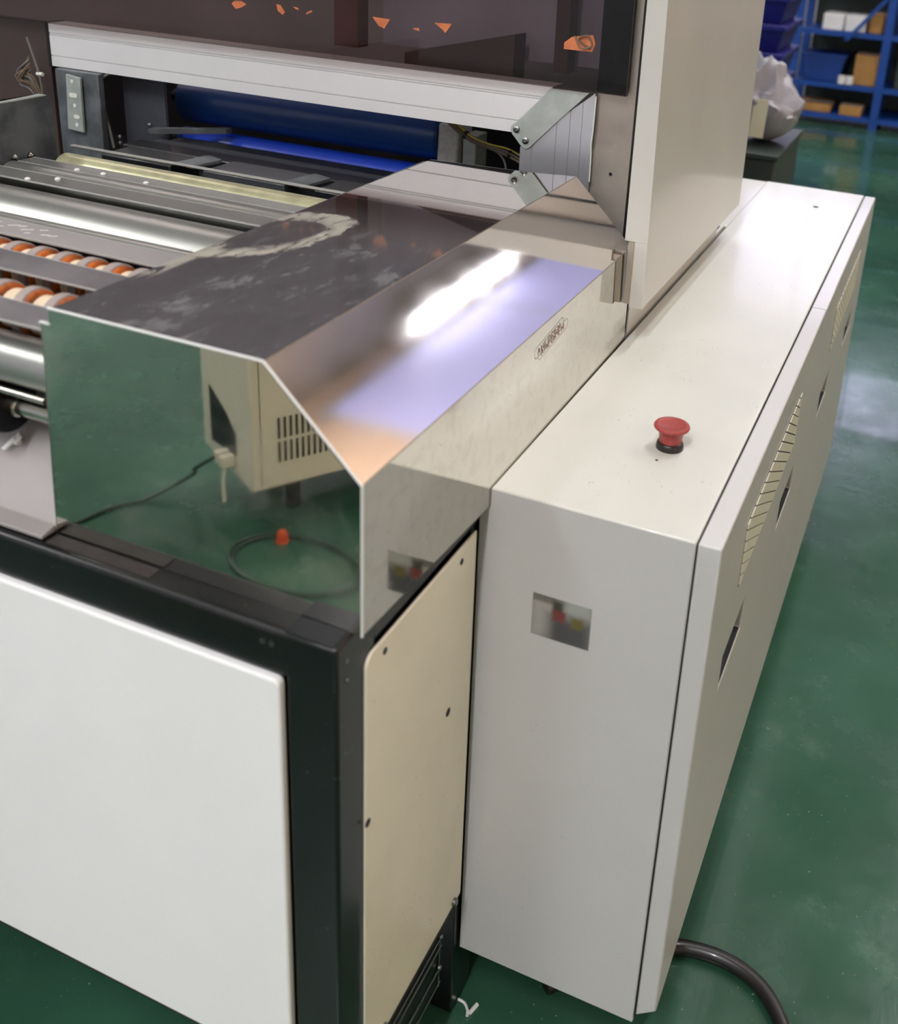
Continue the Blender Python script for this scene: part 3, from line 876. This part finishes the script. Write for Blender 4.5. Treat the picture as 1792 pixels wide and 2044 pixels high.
# left side plates
T = thing('galvanised_side_plate', 'bent galvanised side plate at the left end of the rollers', 'side plate', (-.755, 0, .74))
obj('plate_sheet', prism(BM(), [(-.30, .74), (.235, .74), (.235, .966), (.228, .973), (.10, .972), (-.30, .960)], 'x', -.7575, -.7555), M['galv_dark'], T, bevel=.0005)
obj('top_lip', hexa(BM(), [(-.7555, -.30, .959), (-.7555, .10, .971), (-.7555, .226, .972), (-.7675, .226, .972), (-.7675, .10, .973), (-.7675, -.30, .961)],
    [(-.7555, -.30, .961), (-.7555, .10, .973), (-.7555, .226, .974), (-.7675, .226, .974), (-.7675, .10, .975), (-.7675, -.30, .963)]), M['galv'], T)
for y, z in ((.165, .902), (.190, .900)):
    obj('bolt', lathe(BM(), [(.005, 0), (.005, .003), (.002, .006), (0, .006)], (-.7555, y, z), (1, 0, 0), 12), M['bolt'], T, smooth=True)
T = thing('slotted_bracket', 'small slotted galvanised bracket under the left end of the crossbeam', 'bracket', (-.96, .46, .8))
obj('post', box(BM(), -.992, -.905, .470, .482, .74, .9545), M['galv_dark'], T, bevel=.001)
br = obj('bracket_plate', hexa(BM(), [(-.968, .462, .862), (-.936, .462, .860), (-.934, .462, .947), (-.962, .462, .950)], [(-.968, .4665, .862), (-.936, .4665, .860), (-.934, .4665, .947), (-.962, .4665, .950)]), M['galv'], T, bevel=.0006)
for x, z, a, b in ((-.950, .940, .003, .003), (-.950, .918, .008, .0035), (-.949, .902, .003, .003), (-.947, .884, .006, .003), (-.948, .871, .003, .003)):
    obj('slot', prism(BM(), rrect(x - a, x + a, z - b, z + b, min(a, b) * .95, n=4), 'y', .4612, .4622), M['silicone'], br)
T = thing('inner_side_plate', 'dark inner plate with bolts left of the blue roller', 'plate', (-.85, .5, .8))
obj('plate_sheet', box(BM(), -.905, -.822, .5225, .528, .80, .953), M['dark_plate'], T)
obj('grey_bar', box(BM(), -.853, -.838, .5295, .542, .876, .953), M['galv'], T, bevel=.001)
obj('rear_plate', box(BM(), -.86, -.74, .70, .706, .84, .98), M['dark_plate'], T)
obj('hole', cyl(BM(), (-.905 + .012, .699, .92), (-.893, .7, .92), .001, 8), M['black'], T)
obj('step_arm', hexa(BM(), [(-.83, .49, .868), (-.735, .56, .868), (-.735, .575, .868), (-.83, .505, .868)], [(-.83, .49, .876), (-.735, .56, .876), (-.735, .575, .876), (-.83, .505, .876)]), M['galv_dark'], T)
for x, z in ((-.897, .852), (-.897, .842), (-.833, .880), (-.833, .870)):
    obj('bolt', lathe(BM(), [(.004, 0), (.004, .004), (0, .006)], (x, .4995, z), (0, -1, 0), 10), M['bolt'], T, smooth=True)
obj_ = obj('cable', tube(BM(), [(-.895, .49, .957), (-.912, .485, .945), (-.918, .485, .925), (-.912, .487, .89), (-.906, .488, .86), (-.903, .49, .835)], .0022, 8), M['wire_grey'], origin=(-.91, .49, .83), smooth=True)
tag(obj_, 'thin grey cable looping down beside the slotted bracket', 'cable')
T = thing('wire_tangle', 'tangle of brown wires tied at the left end of the crossbeam', 'cables', (-1.03, .46, .9))
random.seed(11)
for k in range(9):
    z0 = .945 + random.uniform(-.01, .03)
    obj('wire', tube(BM(), [(-1.022, .468, z0 - .05), (-1.030 - random.uniform(0, .01), .462, z0 - .02), (-1.048 - random.uniform(0, .012), .458 + random.uniform(-.01, .01), z0 - random.uniform(0, .02)), (-1.034, .462, z0 + .012)], .0014, 6), M['wire_brown' if k % 3 else 'wire_grey'], T, smooth=True)
obj('wire', tube(BM(), [(-1.021, .468, .87), (-1.020, .466, .93), (-1.028, .464, .97), (-1.036, .462, 1.0)], .0016, 6), M['wire_grey'], T, smooth=True)
obj('cable_tie', cyl(BM(), (-1.026, .466, .943), (-1.014, .466, .943), .003, 8), M['silicone'], T)
obj_ = obj('rear_cover_panel', box(BM(), -2.55, -1.02, .49, .5, .74, 1.0225), M['far_left'], origin=(-1.4, .49, .74))
tag(obj_, 'dark brown panel at the far left behind the side plate', 'panel')

# ------------------------------------------------------------------ background, right
def box_thing(name, x0, x1, y0, y1, z0, z1, mat, lab, cat, group=None):
    t = thing(name, lab, cat, ((x0 + x1) / 2, (y0 + y1) / 2, z0), group)
    obj('carton', box(BM(), x0, x1, y0, y1, z0, z1), mat, t, bevel=.004)
    obj('tape_strip', box(BM(), x0 - .001, x1 + .001, (y0 + y1) / 2 - .015, (y0 + y1) / 2 + .015, z1 - .03, z1 + .0015), M['fixture'], t)
    return t
T = thing('blue_shelving', 'blue steel shelving with boxes standing on the green floor at the back', 'shelving', (-.1, 6.5, 0))
for x in (-.695, -.135, .425):
    for y in (6.3, 6.75):
        obj('post', box(BM(), x - .025, x + .025, y - .02, y + .02, 0, 2.0), M['shelf_blue'], T)
for z in (.07, .27, .60, .95, 1.35):
    obj('shelf', box(BM(), -.67, .40, 6.29, 6.76, z - .03, z), M['shelf_blue'], T)
bm = BM(); hexa(bm, [(-.40, 6.27, .55), (-.37, 6.27, .55), (-.13, 6.27, .86), (-.16, 6.27, .86)], [(-.40, 6.285, .55), (-.37, 6.285, .55), (-.13, 6.285, .86), (-.16, 6.285, .86)])
obj('brace', bm, M['shelf_blue'], T)
obj('dark_backing', box(BM(), -.66, .40, 6.775, 6.785, .05, 1.9), M['cart'], T)  # dark sheet added for the dark voids behind the shelves
pass
g = 'cartons on the blue shelving'
box_thing('white_carton', -.55, -.42, 6.32, 6.6, .601, .70, M['white_box'], 'white carton on the blue shelf, left of a pair', 'box')
box_thing('white_carton', -.41, -.28, 6.32, 6.6, .601, .70, M['white_box'], 'white carton on the blue shelf, right of a pair', 'box')
box_thing('cardboard_box', -.26, -.18, 6.32, 6.6, .601, .72, M['card'], 'brown box beside the white cartons on the upper shelf', 'box')
box_thing('cardboard_box', -.31, -.165, 6.32, 6.6, .271, .46, M['card'], 'brown box on the middle shelf beside the blue bin', 'box')
box_thing('cardboard_box', -.64, -.42, 6.32, 6.6, .071, .12, M['card'], 'flat brown box on the bottom shelf', 'box')
box_thing('cardboard_box', -.36, -.22, 6.30, 6.5, .071, .13, M['card'], 'small brown box on the bottom shelf beside the flat one', 'box')
box_thing('cardboard_box', -.05, .2, 6.32, 6.6, .271, .45, M['cart'], 'dark box in the shelving bay at the picture edge', 'box')
T = thing('storage_bin', 'blue plastic bin on the middle shelf', 'bin', (-.5, 6.4, .271))
obj('bin_body', hexa(BM(), [(-.62, 6.31, .271), (-.40, 6.31, .271), (-.40, 6.6, .271), (-.62, 6.6, .271)], [(-.65, 6.295, .44), (-.37, 6.295, .44), (-.37, 6.62, .44), (-.65, 6.62, .44)]), M['bin_blue'], T, bevel=.008)
obj('rim', box(BM(), -.655, -.365, 6.29, 6.625, .432, .445), M['bin_blue'], T)
for k, x in enumerate((-.375, -.325)):
    t = thing('white_roll', ['white roll in front of the brown box, left one', 'white roll in front of the brown box, right one'][k], 'roll', (x, 6.29, .271))
    obj('roll', lathe(BM(), [(.02, 0), (.024, .003), (.024, .05), (.02, .053)], (x, 6.302, .271)), M['white_box'], t, smooth=True)
    obj('core', cyl(BM(), (x, 6.302, .322), (x, 6.302, .3245), .008, 12), M['card'], t)
# stack of blue crates
nc = 9
for k in range(nc):
    z0 = .0 + k * .108
    lab = 'dark blue crate, %s of the tall stack beside the housing' % ('topmost', 'second from top', 'third from top', 'fourth from top', 'fifth from top', 'fourth from bottom', 'third from bottom', 'second from bottom', 'lowest')[nc - 1 - k]
    t = thing('blue_crate', lab, 'crate', (-.46, 3.55, z0), 'stacked dark blue crates beside the housing')
    hexa_lo = [(-.62, 3.42, z0), (-.345, 3.42, z0), (-.345, 3.75, z0), (-.62, 3.75, z0)]
    hexa_hi = [(-.65, 3.38, z0 + .095), (-.32, 3.38, z0 + .095), (-.32, 3.78, z0 + .095), (-.65, 3.78, z0 + .095)]
    obj('crate_body', hexa(BM(), hexa_lo, hexa_hi), M['crate_blue'], t, bevel=.004)
    obj('rim', box(BM(), -.655, -.312, 3.372, 3.79, z0 + .086, z0 + .1075), M['crate_blue'], t, bevel=.003)
# dark cart with a plastic bag
T = thing('dark_cart', 'dark green-grey box cart behind the long cabinet', 'cart', (-.25, 2.1, 0))
obj('cart_body', box(BM(), -.50, -.062, 1.9, 2.3, .08, .66), M['cart'], T, bevel=.006)
obj('cart_top', box(BM(), -.51, -.055, 1.89, 2.31, .66, .675), M['cart'], T, bevel=.003)
for x in (-.45, -.11):
    for y in (1.95, 2.25):
        obj('wheel', cyl(BM(), (x - .012, y, .04), (x + .012, y, .04), .04, 20), M['black'], T, smooth=True)
T = thing('plastic_bag', 'crumpled grey translucent bag with a pale label lying on the dark cart', 'bag', (-.13, 2.08, .676))
bm = BM(); bmesh.ops.create_icosphere(bm, subdivisions=4, radius=1)
from mathutils import noise as mn
for v in bm.verts:
    p = v.co.copy()
    k = 1 + .22 * mn.noise(p * 2.1 + Vector((3, 1, 0))) + .09 * mn.noise(p * 6)
    zz = p.z
    taper = 1 - .35 * max(0, zz)
    v.co = Vector((p.x * .095 * k * taper - .150 + (.02 if zz < 0 else -.012 * zz), p.y * .10 * k * taper + 2.08, max(.0, (zz * .5 + .5)) * .22 * k + .6755))
obj('bag_film', bm, M['bag'], T, smooth=True)
obj('pale_label', hexa(BM(), [(-.155, 1.972, .70), (-.115, 1.972, .70), (-.112, 1.978, .80), (-.150, 1.978, .80)], [(-.155, 1.976, .70), (-.115, 1.976, .70), (-.112, 1.982, .80), (-.150, 1.982, .80)]), M['bag_label'], T)

# ------------------------------------------------------------------ on the floor
obj_ = obj('floor_cable', tube(BM(), [(.08, .06, .010), (.14, .13, .010), (.2012, .1729, .010), (.2311, .1845, .010), (.2693, .1881, .010), (.3027, .1817, .010), (.3311, .1645, .010), (.3545, .1355, .010), (.3647, .1106, .010), (.37, .04, .010), (.36, -.08, .010), (.33, -.3, .010)], .0095, 14, 10), M['cable'], origin=(.3, .1, 0), smooth=True)
tag(obj_, 'thick black cable curving over the green floor beside the cabinet', 'cable')
T = thing('floor_screw', 'bent bright screw on the floor between frame and cabinet', 'screw', (0.0, .0, 0))
obj('stem', tube(BM(), [(-.012, .006, .003), (-.003, .005, .003), (.004, -.001, .003), (.007, -.008, .003)], .0018, 8), M['edge'], T, smooth=True)
obj('head', cyl(BM(), (.008, -.004, .003), (.012, .010, .003), .0026, 8), M['edge'], T, smooth=True)

# ------------------------------------------------------------------ seen only in the mirror of the front sheet
Cn = Vector((-.82, -1.17, 0)); A = Vector((.555, -.83, 0)).normalized(); B = Vector((-.87, -.49, 0)).normalized()
def ab(a, b, z):
    return Cn + A * a + B * b + Vector((0, 0, z))
def abox(bm, a0, a1, b0, b1, z0, z1):
    return hexa(bm, [ab(a0, b0, z0), ab(a1, b0, z0), ab(a1, b1, z0), ab(a0, b1, z0)], [ab(a0, b0, z1), ab(a1, b0, z1), ab(a1, b1, z1), ab(a0, b1, z1)])
T = thing('power_unit', 'cream floor unit with vent slots, seen mirrored in the steel cover', 'control unit', tuple(Cn + A * .25 + B * .12))
obj('unit_body', abox(BM(), 0, .50, 0, .25, .10, .62), M['side_cream'], T, bevel=.004)
for k in range(10):
    for z0, z1, n0 in ((.157, .203, 0), (.211, .257, 0)):
        obj('vent_slot', abox(BM(), .055 + k * .0125, .060 + k * .0125, -.0012, .0005, z0, z1), M['black'], T)
obj('seam', abox(BM(), .019, .0202, -.0008, .0005, .11, .61), M['rust'], T)
obj('dark_opening', hexa(BM(), [ab(-.0015, .075, .15), ab(-.0015, .205, .13), ab(-.0015, .205, .26), ab(-.0015, .12, .23), ab(-.0015, .075, .20)],
    [ab(.001, .075, .15), ab(.001, .205, .13), ab(.001, .205, .26), ab(.001, .12, .23), ab(.001, .075, .20)]), M['dark_metal'], T)  # dark plate painted as the shade inside an opening
for b in (.09, .115):
    obj('plug', abox(BM(), -.03, -.0016, b - .01, b + .008, .125, .150), M['side_cream'], T, bevel=.002)
for a in (.12, .42):
    for b in (.08, .17):
        obj('foot', cyl(BM(), ab(a, b, 0), ab(a, b, .1), .016, 12), M['black'], T)
p0 = ab(-.03, .115, .14)
obj_ = obj('mains_cable', tube(BM(), [ab(-.032, .115, .137), ab(-.060, .15, .10), (-1.03, -1.24, .05), (-1.10, -1.17, .006), (-1.14, -1.11, .005), (-1.18, -1.0, .005), (-1.3, -.85, .005)], .004, 8), M['hose'], origin=(-1.1, -1.15, 0), smooth=True)
tag(obj_, 'dark green cable running from the plug along the floor, seen mirrored', 'cable')
obj_ = obj('hanging_cable', tube(BM(), [ab(-.02, .09, .123), ab(-.025, .088, .09), ab(-.026, .085, .045)], .004, 8), M['side_cream'], origin=tuple(ab(-.02, .08, .04)), smooth=True)
tag(obj_, 'short cream cable end hanging from the lower plug, seen mirrored', 'cable')
T = thing('orange_cap', 'small orange cap lying on the green floor, seen mirrored', 'cap', (-.76, -1.18, 0))
obj('cap_body', lathe(BM(), [(.011, 0), (.012, .003), (.011, .018), (.008, .024), (0, .026)], (-.76, -1.18, .0)), M['capbody'], T, smooth=True)
obj('cap_rim', lathe(BM(), [(.0135, .0), (.0138, .002), (.0125, .004)], (-.76, -1.18, .0)), M['capbody'], T, smooth=True)
pts = []
for k in range(26):
    t_ = k / 12 * 2 * math.pi
    pts.append((-.74 + (.13 + .01 * (k // 12)) * math.cos(t_) + .05, -1.12 + .085 * math.sin(t_), .004 + .003 * (k // 12)))
obj_ = obj('coiled_hose', tube(BM(), pts, .0032, 8, 4), M['hose'], origin=(-.7, -1.12, 0), smooth=True)
tag(obj_, 'dark green hose coiled on the floor in front of the machine, seen mirrored', 'hose')
